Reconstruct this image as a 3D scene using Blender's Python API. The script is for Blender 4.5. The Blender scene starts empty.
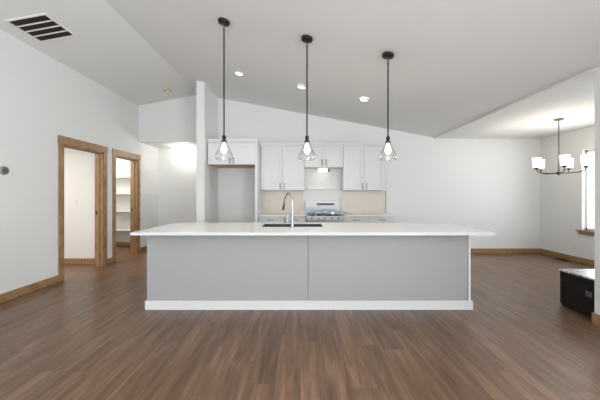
import bpy, bmesh, math, random
from mathutils import Vector, Matrix
random.seed(7)
S = bpy.context.scene
COL = S.collection
PI = math.pi

# ------------------------------------------------------------ camera, world, light
F = 280.0; CX = 300.0; CY = 195.0; H = 1.33
cam_d = bpy.data.cameras.new('camera'); cam_d.sensor_width = 36.0; cam_d.lens = 36.0 * F / 600.0
cam_d.shift_y = -5.0 / 600.0; cam_d.clip_start = 0.05
cam = bpy.data.objects.new('camera', cam_d); COL.objects.link(cam)
cam.location = (0, 0, H); cam.rotation_euler = (PI / 2, 0, 0)
S.camera = cam

w = bpy.data.worlds.new('world'); S.world = w; w.use_nodes = True
bg = w.node_tree.nodes['Background']; bg.inputs[0].default_value = (0.86, 0.92, 1.0, 1); bg.inputs[1].default_value = 2.0

S.view_settings.view_transform = 'Standard'; S.view_settings.look = 'None'
S.view_settings.gamma = 1.0; S.view_settings.use_curve_mapping = False
S.view_settings.exposure = 0.06

def area(name, loc, rot, sx, sy, power, color=(1, 1, 1), parent=None, spread=PI):
    d = bpy.data.lights.new(name, 'AREA'); d.shape = 'RECTANGLE'; d.size = sx; d.size_y = sy
    d.energy = power; d.color = color; d.spread = spread
    o = bpy.data.objects.new(name, d); COL.objects.link(o); o.location = loc; o.rotation_euler = rot
    if parent: o.parent = parent
    return o
def point(name, loc, power, color=(1, .85, .68), r=.03, parent=None):
    d = bpy.data.lights.new(name, 'POINT'); d.energy = power; d.color = color; d.shadow_soft_size = r
    o = bpy.data.objects.new(name, d); COL.objects.link(o); o.location = loc
    if parent: o.parent = parent
    return o

DAY = (0.93, 0.98, 1.025)
# daylight arriving through the two windows in the wall behind the camera (light just inside each opening)
UP = math.radians(65)      # rear lamps tilted up to brighten the ceiling, standing in for ground bounce
area('daylight_rear_left', (-1.85, -3.9, 1.45), (PI / 2 + UP, 0, 0), 2.2, 1.9, 150, DAY)
area('daylight_rear_right', (1.45, -3.9, 1.45), (PI / 2 + UP, 0, 0), 2.2, 1.9, 150, DAY)
area('daylight_side', (2.98, -1.5, 1.40), (0, PI / 2 + math.radians(25), 0), 1.9, 2.4, 185, DAY)
# daylight at the dining window, then unseen fill lamps added for dining and side rooms
area('daylight_dining', (5.78, 4.72, 1.42), (0, PI / 2, 0), 1.6, 1.6, 42, DAY)
area('fill_dining_front', (4.25, .95, 1.45), (PI / 2 + math.radians(15), 0, 0), 1.2, 1.4, 13, DAY)  # out-of-view fill added to brighten the dining wall and floor
area('bedroom_fill', (-5.2, 3.9, 2.5), (0, 0, 0), .5, .5, 56, (1, .93, .84))
area('pantry_fill', (-4.65, 6.1, 2.5), (0, 0, 0), 1.2, 1.0, 36, (1, .93, .84))

# ------------------------------------------------------------ helpers
def zl(X): return 3.37 + 0.185 * (X + 3.69)        # left slope of the ceiling
RX, RZ = -2.30, 3.627
def zr(X): return RZ - (RZ - 2.62) / (3.05 - RX) * (X - RX)
def zc(X): return zl(X) if X < RX else (zr(X) if X < 3.05 else 2.62)
def on_ceiling(px, py):
    lo, hi = .5, 12.
    for _ in range(60):
        m = (lo + hi) / 2
        if H + (CY - py) * m / F > zc((px - CX) * m / F): hi = m
        else: lo = m
    return Vector(((px - CX) * lo / F, lo, H + (CY - py) * lo / F))

class MB:
    def __init__(self): self.bm = bmesh.new()
    def box(self, x0, x1, y0, y1, z0, z1, bev=0):
        m = Matrix.Translation(((x0 + x1) / 2, (y0 + y1) / 2, (z0 + z1) / 2)) @ Matrix.Diagonal((abs(x1 - x0), abs(y1 - y0), abs(z1 - z0), 1))
        r = bmesh.ops.create_cube(self.bm, size=1, matrix=m)
        if bev:
            es = {e for v in r['verts'] for e in v.link_edges}
            bmesh.ops.bevel(self.bm, geom=list(es), offset=bev, segments=2, affect='EDGES', profile=.5)
        return self
    def cyl(self, a, b, r0, r1=None, n=20):
        a = Vector(a); b = Vector(b); d = b - a
        if r1 is None: r1 = r0
        m = Matrix.Translation((a + b) / 2) @ d.to_track_quat('Z', 'Y').to_matrix().to_4x4()
        bmesh.ops.create_cone(self.bm, cap_ends=True, segments=n, radius1=r0, radius2=r1, depth=d.length, matrix=m)
        return self
    def lathe(self, prof, c=(0, 0, 0), n=28, M=None):
        M = M or Matrix.Identity(4); c = Vector(c)
        rings = []
        for r, z in prof:
            if r < 1e-5: rings.append([self.bm.verts.new(M @ (Vector((0, 0, z))) + c)])
            else: rings.append([self.bm.verts.new(M @ Vector((r * math.cos(2 * PI * k / n), r * math.sin(2 * PI * k / n), z)) + c) for k in range(n)])
        for a, b in zip(rings, rings[1:]):
            for k in range(n):
                k2 = (k + 1) % n
                if len(a) == 1 and len(b) == 1: continue
                if len(a) == 1: self.bm.faces.new((a[0], b[k], b[k2]))
                elif len(b) == 1: self.bm.faces.new((a[k], a[k2], b[0]))
                else: self.bm.faces.new((a[k], a[k2], b[k2], b[k]))
        return self
    def tube(self, pts, r, n=12):
        pts = [Vector(p) for p in pts]; rs = r if isinstance(r, (list, tuple)) else [r] * len(pts)
        rings = []; up = None
        for i, p in enumerate(pts):
            d = (pts[min(i + 1, len(pts) - 1)] - pts[max(i - 1, 0)]).normalized()
            if up is None: up = d.orthogonal().normalized()
            up = (up - d * up.dot(d)).normalized(); s = d.cross(up)
            rings.append([self.bm.verts.new(p + (up * math.cos(2 * PI * k / n) + s * math.sin(2 * PI * k / n)) * rs[i]) for k in range(n)])
        for a, b in zip(rings, rings[1:]):
            for k in range(n): self.bm.faces.new((a[k], a[(k + 1) % n], b[(k + 1) % n], b[k]))
        self.bm.faces.new(rings[0][::-1]); self.bm.faces.new(rings[-1])
        return self
    def prism(self, poly, y0, y1, axis='Y'):      # polygon in XZ swept along Y (or any list of 3-D points pairs)
        a = [self.bm.verts.new((x, y0, z)) for x, z in poly]; b = [self.bm.verts.new((x, y1, z)) for x, z in poly]
        self.bm.faces.new(a); self.bm.faces.new(b[::-1]); n = len(poly)
        for k in range(n): self.bm.faces.new((a[k], b[k], b[(k + 1) % n], a[(k + 1) % n]))
        return self
    def build(self, name, mat, parent=None, smooth=False, origin=None):
        bmesh.ops.recalc_face_normals(self.bm, faces=self.bm.faces)
        o0 = Vector(origin) if origin is not None else Vector((0, 0, 0))
        if origin is not None: bmesh.ops.translate(self.bm, vec=-o0, verts=self.bm.verts)
        me = bpy.data.meshes.new(name); self.bm.to_mesh(me); self.bm.free()
        me.materials.append(mat)
        if smooth:
            for p in me.polygons: p.use_smooth = True
            try: me.set_sharp_from_angle(angle=math.radians(38))
            except Exception: pass
        o = bpy.data.objects.new(name, me); COL.objects.link(o); o.location = o0
        if parent: o.parent = parent
        return o
def tag(o, label=None, cat=None, group=None, kind=None):
    if label: o['label'] = label
    if cat: o['category'] = cat
    if group: o['group'] = group
    if kind: o['kind'] = kind
    return o
def thing(name, loc, label, cat, group=None, kind=None):
    o = bpy.data.objects.new(name, None); COL.objects.link(o); o.location = loc; o.empty_display_size = .1
    return tag(o, label, cat, group, kind)
def struct(name, mb, mat, label=None, cat=None):
    o = mb.build(name, mat); return tag(o, label, cat, None, 'structure')
def copy_tree(o, parent=None):
    c = o.copy(); COL.objects.link(c)
    if parent: c.parent = parent
    for ch in o.children: copy_tree(ch, c)
    return c

# ------------------------------------------------------------ materials
def mat(name, col, rough=.5, metal=0., bump=0., bscale=60., coat=0., var=0., emis=None, es=0.):
    m = bpy.data.materials.new(name); m.use_nodes = True; nt = m.node_tree; b = nt.nodes['Principled BSDF']
    b.inputs['Base Color'].default_value = (*col, 1); b.inputs['Roughness'].default_value = rough; b.inputs['Metallic'].default_value = metal
    if coat: b.inputs['Coat Weight'].default_value = coat
    if emis: b.inputs['Emission Color'].default_value = (*emis, 1); b.inputs['Emission Strength'].default_value = es
    tc = nt.nodes.new('ShaderNodeTexCoord'); n = nt.nodes.new('ShaderNodeTexNoise'); n.inputs['Scale'].default_value = bscale; n.inputs['Detail'].default_value = 3
    nt.links.new(tc.outputs['Object'], n.inputs['Vector'])
    if bump:
        bp = nt.nodes.new('ShaderNodeBump'); bp.inputs['Strength'].default_value = bump; bp.inputs['Distance'].default_value = .004
        nt.links.new(n.outputs['Fac'], bp.inputs['Height']); nt.links.new(bp.outputs['Normal'], b.inputs['Normal'])
    if var:
        r = nt.nodes.new('ShaderNodeValToRGB')
        r.color_ramp.elements[0].position = .3; r.color_ramp.elements[1].position = .7
        r.color_ramp.elements[0].color = (*[c * (1 - var) for c in col], 1); r.color_ramp.elements[1].color = (*[min(1, c * (1 + var)) for c in col], 1)
        nt.links.new(n.outputs['Fac'], r.inputs['Fac']); nt.links.new(r.outputs['Color'], b.inputs['Base Color'])
    return m
M = {}
M['wall'] = mat('wall_paint', (.76, .765, .755), .7, bump=.12, bscale=45)
M['ceil'] = mat('ceiling_paint', (.79, .80, .795), .85, bump=.25, bscale=28)
M['white'] = mat('white_cabinet_paint', (.71, .718, .72), .38, bump=.02, bscale=90)
M['island'] = mat('island_paint', (.375, .376, .372), .42, bump=.02, bscale=90)
M['dark_gap'] = mat('panel_seam', (.25, .25, .26), .7)
M['quartz'] = mat('white_quartz', (.73, .735, .735), .22, var=.03, bscale=35, coat=.15)
M['chrome'] = mat('chrome', (.36, .38, .40), .22, 1.0, bump=.01)
M['nickel'] = mat('brushed_nickel', (.20, .195, .19), .4, .7, bump=.02, bscale=200)
M['steel'] = mat('stainless_steel', (.40, .405, .41), .45, 1.0, bump=.03, bscale=150)
M['sink'] = mat('shaded_sink_steel', (.05, .05, .05), .45, .6, bump=.03, bscale=150)  # steel darkened to carry the shade at the worktop cut-out
M['black'] = mat('black_metal', (.018, .017, .016), .42, .4, bump=.02)
M['bronze'] = mat('dark_bronze', (.10, .085, .07), .4, .8, bump=.02)
M['blackpaint'] = mat('black_cabinet_paint', (.005, .004, .004), .55, bump=.02)
M['blackglass'] = mat('black_glass', (.02, .02, .022), .08, bump=.002)
M['plastic'] = mat('white_plastic', (.80, .80, .78), .45, bump=.01)
M['yellow'] = mat('yellow_plastic', (.62, .52, .10), .5, bump=.01)
M['ventdark'] = mat('duct_dark', (.035, .033, .030), .9, bump=.05)
M['ply'] = mat('raw_plywood', (.55, .38, .23), .6, var=.12, bscale=14)
M['bluefilm'] = mat('blue_film', (.42, .50, .60), .25, bump=.15, bscale=20)
M['thermo'] = mat('thermostat_face', (.13, .13, .10), .3, bump=.01)
M['olive'] = mat('thermostat_ring', (.34, .34, .28), .35, .5, bump=.01)
M['grille'] = mat('register_bronze', (.06, .04, .03), .5, .5, bump=.02)
M['bulb'] = mat('lit_bulb', (1, .9, .75), .5, emis=(1, .84, .62), es=5)
M['lens'] = mat('lit_lens', (1, .97, .92), .5, emis=(1, .94, .85), es=6)
M['frosted'] = mat('lit_frosted_glass', (1, .96, .9), .4, emis=(1, .90, .74), es=2.0)

def glassmat(name, tint=(1, 1, 1), refl=.12, rough=.02):
    m = bpy.data.materials.new(name); m.use_nodes = True; nt = m.node_tree; nt.nodes.clear()
    o = nt.nodes.new('ShaderNodeOutputMaterial'); mx = nt.nodes.new('ShaderNodeMixShader'); t = nt.nodes.new('ShaderNodeBsdfTransparent'); g = nt.nodes.new('ShaderNodeBsdfGlossy')
    lw = nt.nodes.new('ShaderNodeLayerWeight'); lw.inputs['Blend'].default_value = refl
    t.inputs[0].default_value = (*tint, 1); g.inputs['Roughness'].default_value = rough
    nt.links.new(lw.outputs['Facing'], mx.inputs[0]); nt.links.new(t.outputs[0], mx.inputs[1]); nt.links.new(g.outputs[0], mx.inputs[2]); nt.links.new(mx.outputs[0], o.inputs[0])
    return m
M['glass'] = glassmat('clear_glass', (.985, .985, .985), .16)
M['pane'] = glassmat('window_glass', (.97, .99, 1), .1)
M['film'] = glassmat('clear_plastic_film', (.82, .85, .88), .5, .12)

def wood_trim():
    m = bpy.data.materials.new('stained_wood_trim'); m.use_nodes = True; nt = m.node_tree; b = nt.nodes['Principled BSDF']
    tc = nt.nodes.new('ShaderNodeTexCoord'); mp = nt.nodes.new('ShaderNodeMapping'); n = nt.nodes.new('ShaderNodeTexNoise'); r = nt.nodes.new('ShaderNodeValToRGB')
    mp.inputs['Scale'].default_value = (30, 5, 5); n.inputs['Scale'].default_value = 1.5; n.inputs['Detail'].default_value = 5
    r.color_ramp.elements[0].position = .3; r.color_ramp.elements[0].color = (.24, .135, .058, 1); r.color_ramp.elements[1].position = .7; r.color_ramp.elements[1].color = (.39, .24, .115, 1)
    nt.links.new(tc.outputs['Object'], mp.inputs[0]); nt.links.new(mp.outputs[0], n.inputs['Vector']); nt.links.new(n.outputs['Fac'], r.inputs[0]); nt.links.new(r.outputs[0], b.inputs['Base Color'])
    b.inputs['Roughness'].default_value = .42
    return m
M['wood'] = wood_trim()

def floor_mat():
    m = bpy.data.materials.new('vinyl_plank_floor'); m.use_nodes = True; nt = m.node_tree; b = nt.nodes['Principled BSDF']; L = nt.links.new
    tc = nt.nodes.new('ShaderNodeTexCoord')
    def mth(op, a, b=None, c=None):
        q = nt.nodes.new('ShaderNodeMath'); q.operation = op
        for k, v in enumerate((a, b, c)):
            if v is None: continue
            if isinstance(v, (int, float)): q.inputs[k].default_value = v
            else: L(v, q.inputs[k])
        return q.outputs[0]
    sep = nt.nodes.new('ShaderNodeSeparateXYZ'); L(tc.outputs['Object'], sep.inputs[0])
    u = mth('DIVIDE', sep.outputs[0], .18); row = mth('FLOOR', u)
    wn1 = nt.nodes.new('ShaderNodeTexWhiteNoise'); wn1.noise_dimensions = '1D'; L(row, wn1.inputs['W'])
    v = mth('ADD', mth('DIVIDE', sep.outputs[1], 1.22), mth('MULTIPLY', wn1.outputs['Value'], 5.0)); idx = mth('FLOOR', v)
    cmb = nt.nodes.new('ShaderNodeCombineXYZ'); L(row, cmb.inputs[0]); L(idx, cmb.inputs[1])
    wn2 = nt.nodes.new('ShaderNodeTexWhiteNoise'); wn2.noise_dimensions = '2D'; L(cmb.outputs[0], wn2.inputs['Vector'])
    eu = mth('MULTIPLY', mth('PINGPONG', u, .5), .18); ev = mth('MULTIPLY', mth('PINGPONG', v, .5), 1.22)
    seam = mth('LESS_THAN', mth('MINIMUM', eu, ev), .0011)
    mp = nt.nodes.new('ShaderNodeMapping'); mp.inputs['Scale'].default_value = (17, 1.5, 1)
    add = nt.nodes.new('ShaderNodeVectorMath'); add.operation = 'ADD'
    sc = nt.nodes.new('ShaderNodeVectorMath'); sc.operation = 'SCALE'; sc.inputs['Scale'].default_value = 13.
    L(wn2.outputs['Color'], sc.inputs[0]); L(tc.outputs['Object'], mp.inputs[0]); L(mp.outputs[0], add.inputs[0]); L(sc.outputs[0], add.inputs[1])
    n = nt.nodes.new('ShaderNodeTexNoise'); n.inputs['Scale'].default_value = 1; n.inputs['Detail'].default_value = 6; n.inputs['Roughness'].default_value = .6; n.inputs['Distortion'].default_value = .6
    L(add.outputs[0], n.inputs['Vector'])
    r = nt.nodes.new('ShaderNodeValToRGB'); e = r.color_ramp.elements
    e[0].position = .28; e[0].color = (.084, .044, .022, 1); e[1].position = .72; e[1].color = (.262, .150, .090, 1)
    k = e.new(.5); k.color = (.156, .087, .050, 1)
    L(n.outputs['Fac'], r.inputs[0])
    hs = nt.nodes.new('ShaderNodeHueSaturation'); mr = nt.nodes.new('ShaderNodeMapRange'); mr.inputs['To Min'].default_value = .90; mr.inputs['To Max'].default_value = 1.12
    L(wn2.outputs['Value'], mr.inputs[0]); L(mr.outputs[0], hs.inputs['Value']); L(r.outputs[0], hs.inputs['Color'])
    mx = nt.nodes.new('ShaderNodeMix'); mx.data_type = 'RGBA'; mx.inputs['B'].default_value = (.05, .03, .024, 1)
    L(seam, mx.inputs['Factor']); L(hs.outputs[0], mx.inputs['A']); L(mx.outputs['Result'], b.inputs['Base Color'])
    b.inputs['Roughness'].default_value = .33; b.inputs['Specular IOR Level'].default_value = .55
    bp = nt.nodes.new('ShaderNodeBump'); bp.inputs['Strength'].default_value = .12; bp.inputs['Distance'].default_value = .002
    L(n.outputs['Fac'], bp.inputs['Height']); L(bp.outputs[0], b.inputs['Normal'])
    return m
M['floor'] = floor_mat()

def tile_mat():
    m = bpy.data.materials.new('backsplash_tile'); m.use_nodes = True; nt = m.node_tree; b = nt.nodes['Principled BSDF']; L = nt.links.new
    tc = nt.nodes.new('ShaderNodeTexCoord'); mp = nt.nodes.new('ShaderNodeMapping'); mp.inputs['Rotation'].default_value = (PI / 2, 0, 0)
    br = nt.nodes.new('ShaderNodeTexBrick'); br.inputs['Scale'].default_value = 1; br.inputs['Brick Width'].default_value = .30; br.inputs['Row Height'].default_value = .10
    br.inputs['Mortar Size'].default_value = .0015; br.inputs['Color1'].default_value = (.66, .585, .49, 1); br.inputs['Color2'].default_value = (.69, .61, .52, 1); br.inputs['Mortar'].default_value = (.62, .57, .50, 1)
    L(tc.outputs['Object'], mp.inputs[0]); L(mp.outputs[0], br.inputs['Vector']); L(br.outputs['Color'], b.inputs['Base Color']); b.inputs['Roughness'].default_value = .3
    return m
M['tile'] = tile_mat()
def marble_mat():
    m = mat('marble_top', (.8, .8, .8), .2); nt = m.node_tree; b = nt.nodes['Principled BSDF']; L = nt.links.new
    tc = nt.nodes.new('ShaderNodeTexCoord'); n = nt.nodes.new('ShaderNodeTexNoise'); n.inputs['Scale'].default_value = 14; n.inputs['Detail'].default_value = 8; n.inputs['Distortion'].default_value = 1.2
    r = nt.nodes.new('ShaderNodeValToRGB'); e = r.color_ramp.elements; e[0].position = .38; e[0].color = (.30, .31, .33, 1); e[1].position = .58; e[1].color = (.85, .85, .86, 1)
    L(tc.outputs['Object'], n.inputs['Vector']); L(n.outputs['Fac'], r.inputs[0]); L(r.outputs[0], b.inputs['Base Color'])
    return m
M['marble'] = marble_mat()

# ------------------------------------------------------------ setting
YB = 6.40; XL = -3.69; XR = 3.05; XD = 5.49; YR = -4.0; T = .14; NB = 7.28
struct('floor', MB().box(-7.2, 6.0, -4.2, 7.6, -.12, 0), M['floor'])
c = MB()
c.prism([(XL - T, zl(XL - T)), (RX, RZ), (XR + T, zr(XR)), (XR + T, 3.8), (XL - T, 3.9)], YR - T, YB + T)
struct('ceiling', c, M['ceil'])
struct('ceiling_dining', MB().box(XR, XD + T, .8, YB + T, 2.62, 2.75), M['wall'])
struct('ceiling_hall', MB().box(XL, -2.0, YB + .12, NB, 2.545, 2.66), M['wall'])
struct('ceiling_side_rooms', MB().box(-7.2, XL - T, 2.6, 7.5, 2.60, 2.70), M['wall'])
# left wall with two doorways
D1 = (4.36, 5.25); D2 = (5.59, 6.35); DT = 2.125
c = MB()
for y0, y1, z0 in ((YR, D1[0], 0), (D1[0], D1[1], DT), (D1[1], D2[0], 0), (D2[0], D2[1], DT), (D2[1], NB + .12, 0)):
    c.box(XL - T, XL, y0, y1, z0, 3.40)
struct('wall_left', c, M['wall'])
# back wall of kitchen and dining
c = MB(); c.prism([(-1.93, 0), (XD + T, 0), (XD + T, 2.66), (XR, 2.66), (XR, zr(XR) + .1), (-1.93, zr(-1.93) + .05)], YB, YB + T)
struct('wall_back', c, M['wall'])
struct('wall_hall_header', MB().prism([(XL, 2.545), (-1.97, 2.545), (-1.97, 3.6), (RX, 3.66), (XL, 3.40)], YB, YB + .12), M['wall'])
struct('wall_hall_end', MB().box(-7.2, -1.85, NB, NB + .12, 0, 2.66), M['wall'])
c = MB(); c.prism([(-2.035, 0), (-1.875, 0), (-1.875, zr(-1.875) + .05), (-2.035, zr(-2.035) + .05)], 5.5, NB)
struct('wall_wing', c, M['wall'])
# right partition (room side) and the dining room's own walls
c = MB(); c.box(XR, XR + T, YR, -2.7, 0, 2.9).box(XR, XR + T, -.3, 2.90, 0, 2.9).box(XR, XR + T, -2.7, -.3, 0, .45).box(XR, XR + T, -2.7, -.3, 2.35, 2.9)
struct('wall_right', c, M['wall'])
c = MB(); WY = (3.98, 5.45); WZ = (.645, 2.20)
c.box(XD, XD + T, .8, WY[0], 0, 2.66).box(XD, XD + T, WY[1], YB + T, 0, 2.66).box(XD, XD + T, WY[0], WY[1], 0, WZ[0]).box(XD, XD + T, WY[0], WY[1], WZ[1], 2.66)
struct('wall_dining', c, M['wall'])
struct('wall_dining_front', MB().box(XR + T, 3.6, .7, .84, 0, 2.66).box(4.9, XD, .7, .84, 0, 2.66).box(3.6, 4.9, .7, .84, 0, .7).box(3.6, 4.9, .7, .84, 2.2, 2.66), M['wall'])  # unseen front wall, its window opening added for the dining fill
# wall behind the camera with two window openings
c = MB()
c.box(XL, XR, YR - T, YR, 0, .5).box(XL, XR, YR - T, YR, 2.4, 3.75).box(XL, -2.95, YR - T, YR, .5, 2.4).box(-.75, .35, YR - T, YR, .5, 2.4).box(2.55, XR, YR - T, YR, .5, 2.4)
struct('wall_rear', c, M['wall'])
# side rooms
struct('wall_bedroom_end', MB().box(-7.2, XL - T, 5.40, 5.52, 0, 2.62), M['wall'])
struct('wall_bedroom_side', MB().box(-7.2, -7.08, 2.6, 7.4, 0, 2.62).box(-7.2, XL - T, 2.5, 2.6, 0, 2.62), M['wall'])
struct('wall_pantry_side', MB().box(-5.72, -5.6, 5.52, NB, 0, 2.62), M['wall'])

# baseboards
BH = .11; BT = .016
def bb(name, *boxes):
    c = MB()
    for b in boxes: c.box(*b, 0, BH, bev=.003)
    struct(name, c, M['wood'])
bb('baseboard_left', (XL, XL + BT, YR, D1[0] - .10), (XL, XL + BT, D1[1] + .10, D2[0] - .10), (XL, XL + BT, D2[1] + .10, NB))
bb('baseboard_hall', (XL + BT, -2.05, NB - BT, NB))
bb('baseboard_back', (1.99, XD, YB - BT, YB))
bb('baseboard_dining', (XD - BT, XD, .84, YB - BT))
bb('baseboard_right', (XR - BT, XR, YR, 2.90 + BT), (XR, XR + T, 2.90, 2.90 + BT))
bb('baseboard_bedroom', (-7.08, XL - T, 5.40 - BT, 5.40))
bb('baseboard_pantry', (-5.6, XL - T, NB - BT, NB))

# doorways
def doorway(n, y0, y1):
    d = thing('door_%d' % n, (XL, (y0 + y1) / 2, 0), None, None, kind='structure')
    def P(name, mb, m=M['wood']):
        return mb.build(name, m, d, origin=(XL, (y0 + y1) / 2, 0)), None
    def Q(name, mb, m=M['wood']):
        o = mb.build(name, m, None, origin=(XL, (y0 + y1) / 2, 0)); o.location = (0, 0, 0); o.parent = d; return o
    Q('casing', MB().box(XL, XL + .018, y0 - .09, y0, 0, DT, .003))
    Q('casing', MB().box(XL, XL + .018, y1, y1 + .09, 0, DT, .003))
    Q('head_casing', MB().box(XL, XL + .024, y0 - .10, y1 + .10, DT, DT + .12, .003))
    j = Q('jamb', MB().box(XL - T - .005, XL + .005, y1 - .018, y1, 0, DT).box(XL - T - .005, XL + .005, y0, y0 + .018, 0, DT).box(XL - T - .005, XL + .005, y0, y1, DT - .018, DT))
    Q('door_stop', MB().box(XL - .09, XL - .05, y1 - .032, y1 - .018, 0, DT - .02).box(XL - .09, XL - .05, y0 + .018, y0 + .032, 0, DT - .02).box(XL - .09, XL - .05, y0 + .018, y1 - .018, DT - .032, DT - .018))
    Q('casing', MB().box(XL - T - .018, XL - T, y1, y1 + .09, 0, DT)) if n == 2 else None
    Q('strike_plate', MB().box(XL - .125, XL - .095, y1 - .021, y1 - .0175, .96, 1.03), M['black'])
    return d
doorway(1, *D1); doorway(2, *D2)

# window in the dining wall
wn = thing('window_1', (XD, (WY[0] + WY[1]) / 2, WZ[0]), None, None, kind='structure')
def W(name, mb, m):
    o = mb.build(name, m, None, origin=wn.location); o.location = (0, 0, 0); o.parent = wn; return o
xa, xb = XD + .07, XD + .12
W('window_frame', MB().box(xa, xb, WY[0], WY[0] + .03, *WZ).box(xa, xb, WY[1] - .03, WY[1], *WZ).box(xa, xb, WY[0], WY[1], WZ[0], WZ[0] + .05).box(xa, xb, WY[0], WY[1], WZ[1] - .05, WZ[1]).box(xa, xb, 4.69, 4.74, *WZ), M['plastic'])
W('pane', MB().box(XD + .095, XD + .099, WY[0] + .05, WY[1] - .05, WZ[0] + .05, WZ[1] - .05), M['pane'])
W('window_sill', MB().box(XD - .045, XD + .07, WY[0] - .09, WY[1] + .09, WZ[0] - .025, WZ[0], .004), M['wood'])
W('apron', MB().box(XD - .016, XD, WY[0] - .06, WY[1] + .06, WZ[0] - .085, WZ[0] - .025, .003), M['wood'])

# pantry shelves
shelf_words = ['topmost', 'second', 'third', 'lowest']
for k, z in enumerate((1.79, 1.37, .93, .455)):
    o = MB().box(-5.6, XL - T - .001, NB - .32, NB, z - .02, z, .002).build('pantry_shelf', M['white'], origin=(-4.7, NB, z))
    tag(o, '%s white shelf on the pantry wall seen through the farther doorway' % shelf_words[k], 'shelf', 'pantry shelves')

# ------------------------------------------------------------ kitchen island
IX0, IX1, IY0, IY1 = -1.779, 1.983, 3.255, 4.02
isl = thing('kitchen_island', (.1, 3.6, 0), 'long grey-white panelled kitchen island with a flat plinth board on the wood floor', 'kitchen island')
def part(root, name, mb, m, label=None, smooth=False, sub=None):
    p = sub or root
    o = mb.build(name, m, None, smooth, origin=root.location); o.location = (0, 0, 0); o.parent = p
    if label: o['label'] = label
    return o
zt = .899
part(isl, 'body', MB().box(IX0 + .012, IX1 - .012, IY0 + .014, IY0 + .03, .0, zt).box(IX0 + .005, IX0 + .024, IY0 + .012, IY1, 0, zt).box(IX1 - .024, IX1 - .005, IY0 + .012, IY1, 0, zt)
     .box(IX0 + .02, IX1 - .02, IY0 + .03, IY1 - .02, .09, .11).box(IX0 + .02, IX1 - .02, IY1 - .08, IY1 - .06, 0, .10), M['island'])
part(isl, 'panel', MB().box(IX0, .089, IY0, IY0 + .014, .10, zt, .0015), M['island'])
part(isl, 'panel', MB().box(.097, 1.950, IY0, IY0 + .014, .10, zt, .0015), M['island'])
part(isl, 'seam', MB().box(.0885, .0975, IY0 + .008, IY0 + .0142, .10, zt), M['dark_gap'])
part(isl, 'corner_trim', MB().box(1.957, IX1, IY0 - .004, IY0 + .03, .10, zt, .002), M['white'])
part(isl, 'plinth', MB().box(-1.795, 2.002, IY0 - .017, IY0 + .001, 0, .104, .003).box(-1.795, IX0 + .004, IY0, IY1, 0, .104, .003).box(IX1 - .004, 2.002, IY0, IY1, 0, .104, .003), M['white'])
xs = [IX0 + .03 + i * (IX1 - IX0 - .06) / 6 for i in range(7)]
for a, b in zip(xs, xs[1:]):
    d = part(isl, 'door', MB().box(a + .003, b - .003, IY1 - .02, IY1, .11, zt - .01, .002), M['island'])
    part(isl, 'handle', MB().cyl((b - .05, IY1 + .025, .65), (b - .05, IY1 + .025, .80), .006).cyl((b - .05, IY1, .67), (b - .05, IY1 + .025, .67), .005).cyl((b - .05, IY1, .78), (b - .05, IY1 + .025, .78), .005), M['nickel'], sub=d)
# worktop with the sink cut-out
SX0, SX1, SY0, SY1 = -.485, .295, 3.52, 3.87
TX0, TX1, TY0, TY1 = -1.81, 2.08, 2.987, 4.07
def slab_with_hole(x0, x1, y0, y1, hx0, hx1, hy0, hy1, z0, z1):
    mb = MB(); bm = mb.bm; X = [x0, hx0, hx1, x1]; Y = [y0, hy0, hy1, y1]
    vt = {}; 
    for zi, z in enumerate((z0, z1)):
        for i, x in enumerate(X):
            for j, y in enumerate(Y): vt[i, j, zi] = bm.verts.new((x, y, z))
    for i in range(3):
        for j in range(3):
            if i == 1 and j == 1: continue
            for zi in (0, 1): bm.faces.new([vt[i, j, zi], vt[i + 1, j, zi], vt[i + 1, j + 1, zi], vt[i, j + 1, zi]])
    def side(p, q): bm.faces.new([vt[p[0], p[1], 0], vt[q[0], q[1], 0], vt[q[0], q[1], 1], vt[p[0], p[1], 1]])
    for k in range(3):
        side((k, 0), (k + 1, 0)); side((k, 3), (k + 1, 3)); side((0, k), (0, k + 1)); side((3, k), (3, k + 1))
    side((1, 1), (2, 1)); side((1, 2), (2, 2)); side((1, 1), (1, 2)); side((2, 1), (2, 2))
    return mb
o = slab_with_hole(TX0, TX1, TY0, TY1, SX0, SX1, SY0, SY1, .90, .93).build('island_worktop', M['quartz'], origin=(0.1, 3.5, .90))
tag(o, 'long white quartz worktop on the island, with the sink cut into it', 'worktop')
sk = thing('sink', (-.09, 3.72, .70), 'stainless undermount sink, shade painted in dark, sunk into the island worktop', 'sink')
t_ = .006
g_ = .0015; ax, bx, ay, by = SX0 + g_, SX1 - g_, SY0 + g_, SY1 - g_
part(sk, 'bowl', MB().box(ax, bx, ay, by, .70, .706).box(ax, ax + t_, ay, by, .706, .9305).box(bx - t_, bx, ay, by, .706, .9305).box(ax + t_, bx - t_, ay, ay + t_, .706, .9305).box(ax + t_, bx - t_, by - t_, by, .706, .9305), M['sink'])  # walls rise over the worktop's cut edge, dark in place of shade there
part(sk, 'drain', MB().lathe([(0, .709), (.03, .709), (.042, .7075), (.045, .706)], (-.09, 3.74, 0)), M['chrome'], smooth=True)
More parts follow.
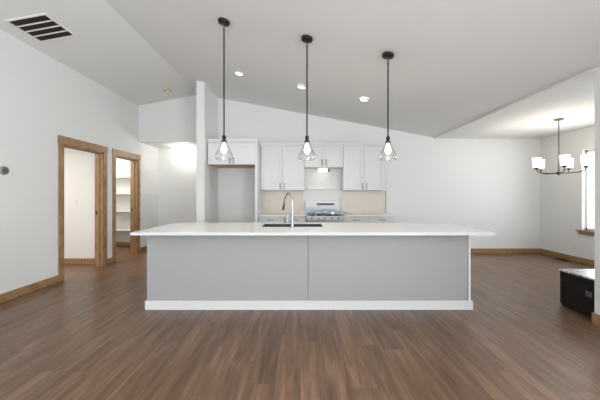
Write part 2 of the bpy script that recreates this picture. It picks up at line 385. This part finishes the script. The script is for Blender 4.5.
# faucet
fx, fy = -.095, 3.43
fc = thing('faucet', (fx, fy, .93), 'tall chrome pull-down kitchen faucet beside the island sink', 'faucet')
part(fc, 'base', MB().lathe([(0, .93), (.030, .93), (.030, .938), (.024, .945), (0, .945)], (fx, fy, 0)), M['chrome'], smooth=True)
part(fc, 'column', MB().cyl((fx, fy, .94), (fx, fy, 1.06), .021).cyl((fx, fy, 1.055), (fx, fy, 1.255), .0165, .0135), M['chrome'], smooth=True)
tip = Vector((-.215, 3.60, 1.15)); arc = []
for k in range(15):
    a = PI * k / 14; t = (1 - math.cos(a)) / 2
    arc.append((fx + (tip.x + .012 - fx) * t, fy + (tip.y - .01 - fy) * t, 1.25 + .105 * math.sin(a) - (0.0 if t < .5 else .03 * (t - .5) * 2)))
part(fc, 'spout', MB().tube(arc, .011), M['chrome'], smooth=True)
part(fc, 'spray_head', MB().tube([arc[-1], (tip.x + .006, tip.y - .004, 1.185), tip, (tip.x - .001, tip.y, 1.135)], [.012, .015, .0165, .015]), M['bronze'], 'dark spray head', True)
part(fc, 'lever', MB().cyl((fx - .018, fy, 1.0), (fx - .045, fy + .01, 1.0), .011).tube([(fx - .04, fy + .01, 1.0), (fx - .055, fy + .012, 1.03), (fx - .065, fy + .014, 1.085)], [.007, .006, .005]), M['chrome'], smooth=True)
o = MB().lathe([(0, .93), (.02, .93), (.02, .936), (.012, .942), (.010, .985), (.013, .99), (.013, 1.0), (0, 1.004)], (-.215, 3.98, 0)).tube([(-.215, 3.98, .995), (-.215, 3.96, 1.008), (-.215, 3.93, 1.0)], .005).build('soap_dispenser', M['chrome'], smooth=True, origin=(-.215, 3.98, .93))
tag(o, 'small chrome soap pump standing on the island worktop behind the sink', 'soap dispenser')

# ------------------------------------------------------------ wall cabinets
def shaker(x0, x1, z0, z1, yf, rail=.058, th=.02, rec=.012):
    mb = MB(); yb = yf + th
    mb.box(x0, x0 + rail, yf, yb, z0, z1, .0015).box(x1 - rail, x1, yf, yb, z0, z1, .0015).box(x0 + rail, x1 - rail, yf, yb, z0, z0 + rail, .0015).box(x0 + rail, x1 - rail, yf, yb, z1 - rail, z1, .0015)
    mb.box(x0 + rail - .002, x1 - rail + .002, yf + rec, yb - .001, z0 + rail - .002, z1 - rail + .002)
    return mb
def bar(x, z0, z1, yf):
    return MB().box(x - .009, x + .009, yf - .034, yf - .024, z0, z1, .002).box(x - .005, x + .005, yf - .026, yf, z0 + .015, z0 + .027).box(x - .005, x + .005, yf - .026, yf, z1 - .027, z1 - .015)
def wall_cabinet(name, x0, x1, z0, z1, yf, split, hz, hx, label, crown=True, cdx=(0, 0)):
    r = thing(name, ((x0 + x1) / 2, YB - .1, z0), label, 'cabinet')
    part(r, 'body', MB().box(x0, x1, yf + .021, YB - .001, z0, z1, .001), M['white'])
    for k, (a, b) in enumerate(((x0 + .006, split - .004), (split + .004, x1 - .006))):
        d = part(r, 'door', shaker(a, b, z0 + .004, z1 - .035, yf), M['white'])
        part(r, 'handle', bar(hx[k], hz[0], hz[1], yf), M['nickel'], sub=d)
    cr = MB().box(x0 + cdx[0], x1 + cdx[1], yf - .012, YB - .001, z1, z1 + .028, .002).box(x0 + cdx[0], x1 + cdx[1], yf - .03, YB - .001, z1 + .028, z1 + .07, .004)
    part(r, 'crown_moulding', cr, M['white'])
    return r
def PX(px, d): return (px - CX) * d / F
def PZ(py, d): return H + (CY - py) * d / F
yu = 6.05; z1 = 2.385
A0, A1, B0, B1 = PX(260.5, yu), PX(304.3, yu), PX(343.2, yu), PX(384.5, yu)
wall_cabinet('upper_cabinet', A0, A1 - .001, PZ(190.3, yu), z1, yu, PX(282.4, yu), (PZ(189, yu), PZ(183, yu)), (PX(280.3, yu), PX(284.3, yu)), 'white two-door wall cabinet left of the range, next to the refrigerator opening')
wall_cabinet('upper_cabinet', A1 + .001, B0 - .001, PZ(167.2, yu), z1, yu, PX(324, yu), (PZ(165.8, yu), PZ(159.5, yu)), (PX(322, yu), PX(326.3, yu)), 'short white two-door wall cabinet above the range')
wall_cabinet('upper_cabinet', B0 + .001, B1, PZ(190.3, yu), z1, yu, PX(363.9, yu), (PZ(189, yu), PZ(183, yu)), (PX(362.8 - .6, yu), PX(366.4, yu)), 'white two-door wall cabinet right of the range, at the end of the run', cdx=(0, .03))
# refrigerator surround
yfz = 5.63; FX0, FX1 = -1.86, PX(255, yfz)
rf = thing('refrigerator_cabinet', (-1.3, 6.0, 0), 'white cabinet with tall side panel over the empty refrigerator opening', 'cabinet')
zb = PZ(164.6, yfz)
part(rf, 'body', MB().box(FX0, FX1, yfz + .021, YB - .001, zb + .012, z1, .001), M['white'])
part(rf, 'bottom_panel', MB().box(FX0 + .01, FX1 - .001, yfz + .03, YB - .001, zb, zb + .012), M['ply'], 'raw wood underside')
part(rf, 'side_panel', MB().box(FX1, A0 - .004, yfz, YB - .001, 0, z1, .002), M['white'])
sp = PX(231.8, yfz)
for k, (a, b, hx) in enumerate(((FX0 + .012, sp - .002, PX(230, yfz)), (sp + .002, FX1 - .004, PX(233.8, yfz)))):
    d = part(rf, 'door', shaker(a, b, zb + .006, z1 - .03, yfz), M['white'])
    part(rf, 'handle', bar(hx, PZ(163.5, yfz), PZ(157.3, yfz), yfz), M['nickel'], sub=d)
part(rf, 'crown_moulding', MB().box(FX0, A0 + .0, yfz - .012, YB - .001, z1, z1 + .028, .002).box(FX0, A0 + .0, yfz - .03, YB - .001, z1 + .028, z1 + .07, .004), M['white'])

# under-cabinet light, mounting rail
hl = thing('range_hood_light', (.52, 6.15, 1.90), 'small lit chrome lamp hanging under the short cabinet above the range', 'light')
zb2 = PZ(167.2, yu)
hx0, hx1 = PX(316, 6.1), PX(329.5, 6.1)
part(hl, 'housing', MB().box(hx0, hx1, 6.09, 6.23, zb2 - .04, zb2, .006), M['steel'])
part(hl, 'lens', MB().box(hx0 + .06, hx1 - .045, 6.082, 6.22, zb2 - .085, zb2 - .04, .006), M['lens'], 'glowing lens')
part(hl, 'end_cap', MB().box(hx1 - .045, hx1 - .002, 6.08, 6.22, zb2 - .09, zb2 - .03, .004), M['black'])
o = MB().box(PX(308, 6.39), PX(340.5, 6.39), 6.375, 6.391, PZ(189.3, 6.38), PZ(187.6, 6.38), .002).box(PX(308, 6.39), PX(311, 6.39), 6.37, 6.391, PZ(189.6, 6.38), PZ(186, 6.38), .002).box(PX(337, 6.39), PX(340.5, 6.39), 6.36, 6.391, PZ(189.6, 6.38), PZ(184.5, 6.38), .002).build('mounting_rail', M['plastic'], origin=(.5, 6.39, 1.43))
tag(o, 'thin pale metal mounting rail fixed on the wall between the wall cabinets above the range', 'bracket')

# backsplash
RX0, RX1 = PX(306.2, 5.75), PX(343.3, 5.75)
for a, b, lab in ((-.80, .075, 'beige tile backsplash left of the range behind the faucet'), (.965, PX(385.3, 6.39), 'beige tile backsplash right of the range')):
    bs = thing('backsplash', ((a + b) / 2, 6.39, .92), lab, 'backsplash', 'tile backsplashes')
    part(bs, 'tiles', MB().box(a, b, 6.388, 6.399, .922, 1.43), M['tile'])
    if a > 0: part(bs, 'edge_trim', MB().box(b, b + .014, 6.384, 6.399, .922, 1.43, .001), M['nickel'])
# worktops & base cabinets
def base_cab(x0, x1, n, label, toplabel):
    r = thing('base_cabinet', ((x0 + x1) / 2, 6.1, 0), label, 'cabinet')
    part(r, 'body', MB().box(x0, x1, 5.80, YB - .001, .10, .884, .001).box(x0, x1, 5.86, YB - .001, 0, .10), M['white'])
    wd = (x1 - x0) / n
    for k in range(n):
        a = x0 + k * wd + .004; b = x0 + (k + 1) * wd - .004
        d = part(r, 'drawer', MB().box(a, b, 5.78, 5.80, .735, .874, .0015), M['white'])
        m = (a + b) / 2
        part(r, 'handle', MB().box(m - .07, m + .07, 5.746, 5.756, .812, .826, .002).box(m - .055, m - .045, 5.755, 5.78, .814, .824).box(m + .045, m + .055, 5.755, 5.78, .814, .824), M['nickel'], sub=d)
        d = part(r, 'door', shaker(a, b, .11, .727, 5.78), M['white'])
        part(r, 'handle', bar(b - .04, .58, .70, 5.78), M['nickel'], sub=d)
    o = MB().box(x0 - .001, x1 + (.02 if x1 > 1 else 0), 5.75, 6.398, .885, .915, .002).build('worktop', M['quartz'], origin=((x0 + x1) / 2, 6.1, .885))
    tag(o, toplabel, 'worktop')
base_cab(A0, RX0 - .004, 2, 'white base cabinet between the refrigerator panel and the range', 'white quartz worktop left of the range')
base_cab(RX1 + .004, 1.965, 2, 'white base cabinet right of the range, at the open end of the run', 'white quartz worktop right of the range')

# range
rg = thing('range', ((RX0 + RX1) / 2, 6.05, 0), 'stainless steel kitchen range with raised back panel still wrapped in film', 'stove')
a, b = RX0, RX1
part(rg, 'body', MB().box(a, b, 5.72, 6.38, .03, .905, .003), M['steel'])
part(rg, 'side_trim', MB().box(a - .001, a + .02, 5.70, 5.72, .05, .905), M['black'])
od = part(rg, 'oven_door', MB().box(a + .01, b - .01, 5.69, 5.72, .24, .80, .005), M['steel'])
part(rg, 'oven_window', MB().box(a + .12, b - .12, 5.686, 5.69, .36, .66), M['blackglass'], sub=od)
part(rg, 'handle', MB().cyl((a + .06, 5.645, .755), (b - .06, 5.645, .755), .012).cyl((a + .09, 5.645, .755), (a + .09, 5.69, .755), .008).cyl((b - .09, 5.645, .755), (b - .09, 5.69, .755), .008), M['steel'], sub=od, smooth=True)
part(rg, 'drawer', MB().box(a + .01, b - .01, 5.695, 5.72, .06, .225, .005), M['steel'])
cp = part(rg, 'control_panel', MB().box(a + .005, b - .005, 5.69, 5.72, .81, .90, .004), M['steel'])
for k in range(5):
    x = a + .11 + k * (b - a - .22) / 4
    part(rg, 'knob', MB().cyl((x, 5.69, .855), (x, 5.66, .855), .021, .018), M['chrome'], sub=cp, smooth=True)
part(rg, 'cooktop', MB().box(a + .004, b - .004, 5.72, 6.30, .905, .915, .002), M['blackglass'])
for gx in (a + .20, b - .20):
    g = MB()
    for dx in (-.15, -.05, .05, .15): g.box(gx + dx - .006, gx + dx + .006, 5.78, 6.25, .93, .943, .002)
    for gy in (5.78, 5.93, 6.1, 6.24): g.box(gx - .156, gx + .156, gy - .006, gy + .006, .928, .94, .002)
    for dx in (-.15, .15):
        for gy in (5.79, 6.24): g.box(gx + dx - .008, gx + dx + .008, gy - .008, gy + .008, .915, .93)
    part(rg, 'grate', g, M['nickel'])
    for gy in (5.87, 6.14): part(rg, 'burner', MB().lathe([(0, .929), (.03, .929), (.036, .924), (.045, .922), (.045, .915)], (gx, gy, 0)), M['chrome'], smooth=True)
bgd = part(rg, 'backguard', MB().prism([(a, .905), (b, .905), (b, 1.20), (a, 1.20)], 6.30, 6.38), M['steel'])
part(rg, 'display', MB().box((a + b) / 2 - .13, b - .12, 6.295, 6.30, 1.10, 1.145, .002), M['blackglass'], sub=bgd)
part(rg, 'protective_film', MB().box(a + .01, b - .05, 6.294, 6.2995, .965, 1.03, .001), M['bluefilm'], 'bluish protective film', sub=bgd)
# crumpled clear film lying on the cooktop
def crumple(x0, x1, y0, y1, z, amp, nx=26, ny=16, seed=3):
    rnd = random.Random(seed); mb = MB(); bm = mb.bm; V = []
    for i in range(nx + 1):
        row = []
        for j in range(ny + 1):
            u, v = i / nx, j / ny; e = min(u, 1 - u, v, 1 - v) * 4
            row.append(bm.verts.new((x0 + (x1 - x0) * u + rnd.uniform(-.008, .008), y0 + (y1 - y0) * v + rnd.uniform(-.008, .008), z + amp * rnd.random() * (.25 + min(1, e)))))
        V.append(row)
    for i in range(nx):
        for j in range(ny): bm.faces.new((V[i][j], V[i + 1][j], V[i + 1][j + 1], V[i][j + 1]))
    return mb
m_ = M['crinkle'] = mat('crinkled_plastic', (.55, .56, .57), .18, .55, bump=.1, bscale=30)
o = crumple(a + .17, b + .09, 5.71, 6.08, .944, .06).build('plastic_wrap', m_, origin=(.5, 5.9, .944))
sd = o.modifiers.new('thickness', 'SOLIDIFY'); sd.thickness = .001
tag(o, 'crumpled shiny plastic wrapping lying over the cooktop of the range', 'plastic wrap')

# ------------------------------------------------------------ pendants
def canopy_mat(slope): return Matrix.Rotation(slope, 4, 'Y')
SL = math.atan((RZ - 2.62) / (3.05 - RX))
def pendant(px, py, side, first=None):
    p = on_ceiling(px, py)
    labels = {'l': 'clear glass pendant lamp on a black rod, the one over the island\'s left end',
              'm': 'clear glass pendant lamp on a black rod, the middle one over the island',
              'r': 'clear glass pendant lamp on a black rod, the one over the island\'s right part'}
    r = thing('pendant_lamp', p, labels[side], 'pendant lamp', 'island pendant lamps')
    x, y, z = p
    Mx = Matrix.Rotation(SL, 4, 'Y')
    part(r, 'canopy', MB().lathe([(0, -.030), (.05, -.030), (.066, -.022), (.07, -.004), (.07, .004), (0, .004)], p, M=Mx), M['black'], smooth=True)
    part(r, 'swivel', MB().cyl((x, y, z - .025), (x, y, z - .07), .010).lathe([(.006, -.105), (.014, -.10), (.014, -.075), (.006, -.068)], p), M['chrome'], smooth=True)
    zs = 2.02
    part(r, 'rod', MB().cyl((x, y, z - .10), (x, y, zs), .0085, n=12), M['black'], smooth=True)
    part(r, 'socket', MB().lathe([(0, zs + .01), (.012, zs + .01), (.022, zs), (.023, zs - .03), (.017, zs - .034), (.017, zs - .042), (.028, zs - .046), (.030, zs - .075), (0, zs - .075)], (x, y, 0)), M['black'], smooth=True)
    zg = zs - .05
    prof = [(.032, 0), (.036, -.03), (.052, -.07), (.076, -.115), (.098, -.16), (.106, -.19), (.100, -.215), (.085, -.228)]
    gl = [(a_, zg + b_) for a_, b_ in prof]
    part(r, 'glass_shade', MB().lathe(gl + [(a_ - .0025, b_) for a_, b_ in gl[::-1]], (x, y, 0), n=40), M['glass'], smooth=True)
    part(r, 'bulb', MB().lathe([(.012, zs - .075), (.014, zs - .09), (.030, zs - .13), (.036, zs - .16), (.027, zs - .190), (0, zs - .205)], (x, y, 0)), M['bulb'], smooth=True)
    lt = point('bulb_light', (x, y, zs - .145), 6, (1, .84, .66), .03); lt.location = Vector((0, 0, zs - .23 - z)); lt.parent = r
    return r
pendant(224, 21.5, 'l'); pendant(307, 38.5, 'm'); pendant(388, 55, 'r')

# recessed ceiling lights
def downlight(p, tilt, label, power=14, col=(1, .95, .88), g='recessed lights in the sloped ceiling', wide=False):
    r = thing('recessed_light', p, label, 'ceiling light', g)
    Mx = Matrix.Rotation(tilt, 4, 'Y')
    part(r, 'trim_ring', MB().lathe([(.055, -.002), (.058, -.010), (.085, -.006), (.088, .002), (.055, .002)], p, M=Mx), M['plastic'], smooth=True)
    part(r, 'lens', MB().lathe([(0, -.004), (.056, -.004), (.056, .002), (0, .002)], p, M=Mx), M['lens'], 'glowing lens')
    n = Mx @ Vector((0, 0, -1))
    if wide:
        l = point('lamp_light', n * .14, power, col, .05); l.parent = r
        return r
    d = bpy.data.lights.new('spot', 'SPOT'); d.energy = power; d.spot_size = math.radians(130); d.spot_blend = .8; d.color = col; d.shadow_soft_size = .05
    l = bpy.data.objects.new('lamp_light', d); COL.objects.link(l); l.parent = r; l.location = n * .02; l.rotation_euler = (0, tilt, 0)
    return r
for px, py, lab in ((239, 73.5, 'lit recessed ceiling light, right of the left pendant rod'), (301, 87, 'lit recessed ceiling light beside the middle pendant rod'), (364, 99.7, 'lit recessed ceiling light, left of the right pendant rod')):
    downlight(on_ceiling(px, py), SL, lab, 15)
downlight(Vector((-2.9, 6.93, 2.545)), 0, 'lit recessed light in the low hall ceiling past the doorways', 10, g='hall recessed light', wide=True)

# smoke detector
p = on_ceiling(167.7, 90.5)
ML = Matrix.Rotation(-math.atan(.185), 4, 'Y')
sm = thing('smoke_detector', p, 'small round smoke detector with a yellow rim on the ceiling near the hall', 'smoke detector')
part(sm, 'rim', MB().lathe([(.045, -.012), (.062, -.018), (.076, -.012), (.078, .002), (.045, .002)], p, M=ML), M['yellow'], smooth=True)
part(sm, 'cap', MB().lathe([(0, -.032), (.03, -.030), (.046, -.018), (.046, 0), (0, 0)], p, M=ML), M['plastic'], smooth=True)

# ceiling return-air vent
P4 = [on_ceiling(*q) for q in ((9, 21.2), (44, 13.8), (73, 34), (41.5, 41.3))]
x0 = (P4[0].x + P4[3].x) / 2; x1 = (P4[1].x + P4[2].x) / 2; y0 = (P4[0].y + P4[1].y) / 2; y1 = (P4[2].y + P4[3].y) / 2
ca = Vector(((x0 + x1) / 2, (y0 + y1) / 2, 0)); ca.z = zl(ca.x)
vt = thing('ceiling_vent', ca, 'white ceiling air vent with four dark slotted openings', 'vent')
hw = (x1 - x0) / 2 / math.cos(math.atan(.185)); hd = (y1 - y0) / 2
def vpart(name, boxes, m):
    mb = MB()
    for bx in boxes: mb.box(*bx)
    bmesh.ops.transform(mb.bm, matrix=ML, verts=mb.bm.verts)
    o = mb.build(name, m); o.parent = vt; return o
fr = .02; bars = []
vpart('frame', [(-hw - fr, -hw, -hd - fr, hd + fr, -.012, .004), (hw, hw + fr, -hd - fr, hd + fr, -.012, .004), (-hw, hw, -hd - fr, -hd, -.012, .004), (-hw, hw, hd, hd + fr, -.012, .004)]
      + [(-hw, hw, -hd + k * hd / 2 - .010, -hd + k * hd / 2 + .010, -.010, .004) for k in (1, 2, 3)], M['plastic'])
vpart('filter', [(-hw, hw, -hd, hd, -.002, .002)], M['ventdark'])  # dark sheet stands in for the shade inside the duct
for k in range(4):
    yc = -hd + (k + .5) * hd / 2
    vpart('louvre', [(-hw, hw, yc + dy - .0025, yc + dy + .0025, -.008, -.002) for dy in (-.035, -.0175, 0, .0175, .035)], M['grille'])

# thermostat, outlet, switch, floor register
d_ = 3.487; zt_ = PZ(170.5, d_)
th = thing('thermostat', (XL, d_, zt_), 'dark round thermostat on the white left wall', 'thermostat')
MT = Matrix.Rotation(PI / 2, 4, 'Y')
part(th, 'ring', MB().lathe([(.040, .022), (.050, .020), (.054, .010), (.054, 0), (.040, 0)], th.location, M=MT, n=36), M['olive'], smooth=True)
part(th, 'face', MB().lathe([(0, .024), (.034, .023), (.0405, .021), (.0405, 0), (0, 0)], th.location, M=MT, n=36), M['thermo'], smooth=True)
o_ = thing('light_switch', (-4.32, 5.40, 1.2), 'white wall switch seen through the nearer doorway', 'light switch')
part(o_, 'plate', MB().box(-4.355, -4.285, 5.394, 5.40, 1.145, 1.26, .002), M['plastic'])
part(o_, 'rocker', MB().box(-4.337, -4.303, 5.389, 5.395, 1.168, 1.237, .002), M['white'])
o_ = thing('wall_outlet', (XD, 5.61, .32), 'white electrical outlet low on the dining wall below the window', 'outlet')
part(o_, 'plate', MB().box(XD - .006, XD, 5.575, 5.645, .262, .378, .002), M['plastic'])
part(o_, 'receptacle', MB().box(XD - .009, XD - .005, 5.592, 5.628, .275, .313, .002).box(XD - .009, XD - .005, 5.592, 5.628, .327, .365, .002), M['white'])
o_ = thing('floor_register', (5.36, 5.75, 0), 'dark floor vent register beside the dining room baseboard', 'floor vent')
part(o_, 'frame', MB().box(5.30, 5.44, 5.60, 5.90, 0, .004, .001), M['grille'])
part(o_, 'slat', MB().box(5.31, 5.43, 5.63, 5.64, .004, .006).box(5.31, 5.43, 5.68, 5.69, .004, .006).box(5.31, 5.43, 5.73, 5.74, .004, .006).box(5.31, 5.43, 5.78, 5.79, .004, .006).box(5.31, 5.43, 5.84, 5.85, .004, .006), M['black'])

# ------------------------------------------------------------ low black cabinet
bx0, bx1, by0, by1, bz = 3.145, 3.80, 2.92, 3.39, .435
bc = thing('low_cabinet', ((bx0 + bx1) / 2, 3.18, 0), 'low black cabinet with marbled stone top beside the right partition', 'cabinet')
part(bc, 'body', MB().box(bx0 + .018, bx1, by0, by1, .0, bz - .02, .002), M['blackpaint'])
part(bc, 'top', MB().box(bx0 - .004, bx1, by0, by1 + .004, bz - .02, bz, .003), M['marble'], 'grey and white marbled top')
def side_panel(y0, y1, z0, z1, rail=.03):
    x = bx0; return MB().box(x, x + .018, y0, y0 + rail, z0, z1, .001).box(x, x + .018, y1 - rail, y1, z0, z1, .001).box(x, x + .018, y0 + rail, y1 - rail, z0, z0 + rail, .001).box(x, x + .018, y0 + rail, y1 - rail, z1 - rail, z1, .001).box(x + .007, x + .017, y0 + rail - .001, y1 - rail + .001, z0 + rail - .001, z1 - rail + .001)
part(bc, 'drawer', side_panel(by0 + .004, by1 - .004, .31, bz - .024), M['blackpaint'])
dr = part(bc, 'door', side_panel(by0 + .004, by1 - .004, .03, .305, .04), M['blackpaint'])
part(bc, 'latch', MB().box(bx0 - .022, bx0 - .010, 2.995, 3.065, .225, .285, .003).box(bx0 - .012, bx0, 3.02, 3.045, .245, .265), M['chrome'], 'chrome latch', sub=dr)

# ------------------------------------------------------------ chandelier
cxx, cyy, cz = 4.39, 4.75, 2.62
ch = thing('chandelier', (cxx, cyy, cz), 'five-light chandelier with lit glass cup shades hanging in the dining area', 'chandelier')
part(ch, 'canopy', MB().lathe([(0, cz - .028), (.05, cz - .026), (.066, cz - .015), (.068, cz), (0, cz)], (cxx, cyy, 0)), M['bronze'], smooth=True)
part(ch, 'rod', MB().cyl((cxx, cyy, cz - .02), (cxx, cyy, 2.06), .007), M['bronze'], smooth=True)
loop = [(cxx + .013 * math.cos(t), cyy, 2.01 + .06 * math.sin(t)) for t in [2 * PI * k / 16 for k in range(17)]]
part(ch, 'loop', MB().tube(loop, .004), M['bronze'], smooth=True)
hz_ = 1.70
part(ch, 'hub', MB().cyl((cxx, cyy, 1.95), (cxx, cyy, hz_ + .01), .009).lathe([(0, hz_ - .035), (.012, hz_ - .03), (.035, hz_ - .01), (.035, hz_ + .015), (.012, hz_ + .03), (0, hz_ + .03)], (cxx, cyy, 0)), M['bronze'], smooth=True)
R_ = .325
for k in range(5):
    an = math.radians(-48 + 72 * k); dx, dy = math.cos(an), math.sin(an)
    P = lambda r, z: (cxx + dx * r, cyy + dy * r, z)
    arm = part(ch, 'arm', MB().tube([P(.02, hz_), P(.12, hz_ - .002), P(.23, hz_ + .004), P(.285, hz_ + .016), P(.315, hz_ + .038), P(R_, hz_ + .075)], .0075), M['bronze'], smooth=True)
    part(ch, 'socket', MB().lathe([(0, hz_ + .07), (.020, hz_ + .07), (.032, hz_ + .085), (.034, hz_ + .10), (0, hz_ + .10)], P(R_, 0)), M['bronze'], sub=arm, smooth=True)
    gz = hz_ + .10
    pr = [(.030, gz), (.052, gz + .01), (.058, gz + .06), (.060, gz + .15), (.062, gz + .165)]
    part(ch, 'glass_shade', MB().lathe(pr + [(a_ - .003, b_) for a_, b_ in pr[::-1]], P(R_, 0)), M['frosted'], smooth=True)
    part(ch, 'bulb', MB().lathe([(.014, gz), (.018, gz + .02), (.034, gz + .06), (.036, gz + .085), (.022, gz + .115), (0, gz + .125)], P(R_, 0)), M['bulb'], smooth=True)
    l = point('bulb_light', (0, 0, 0), 3.2, (1, .87, .72), .04); l.parent = ch; l.location = (dx * R_, dy * R_, gz + .2 - cz)
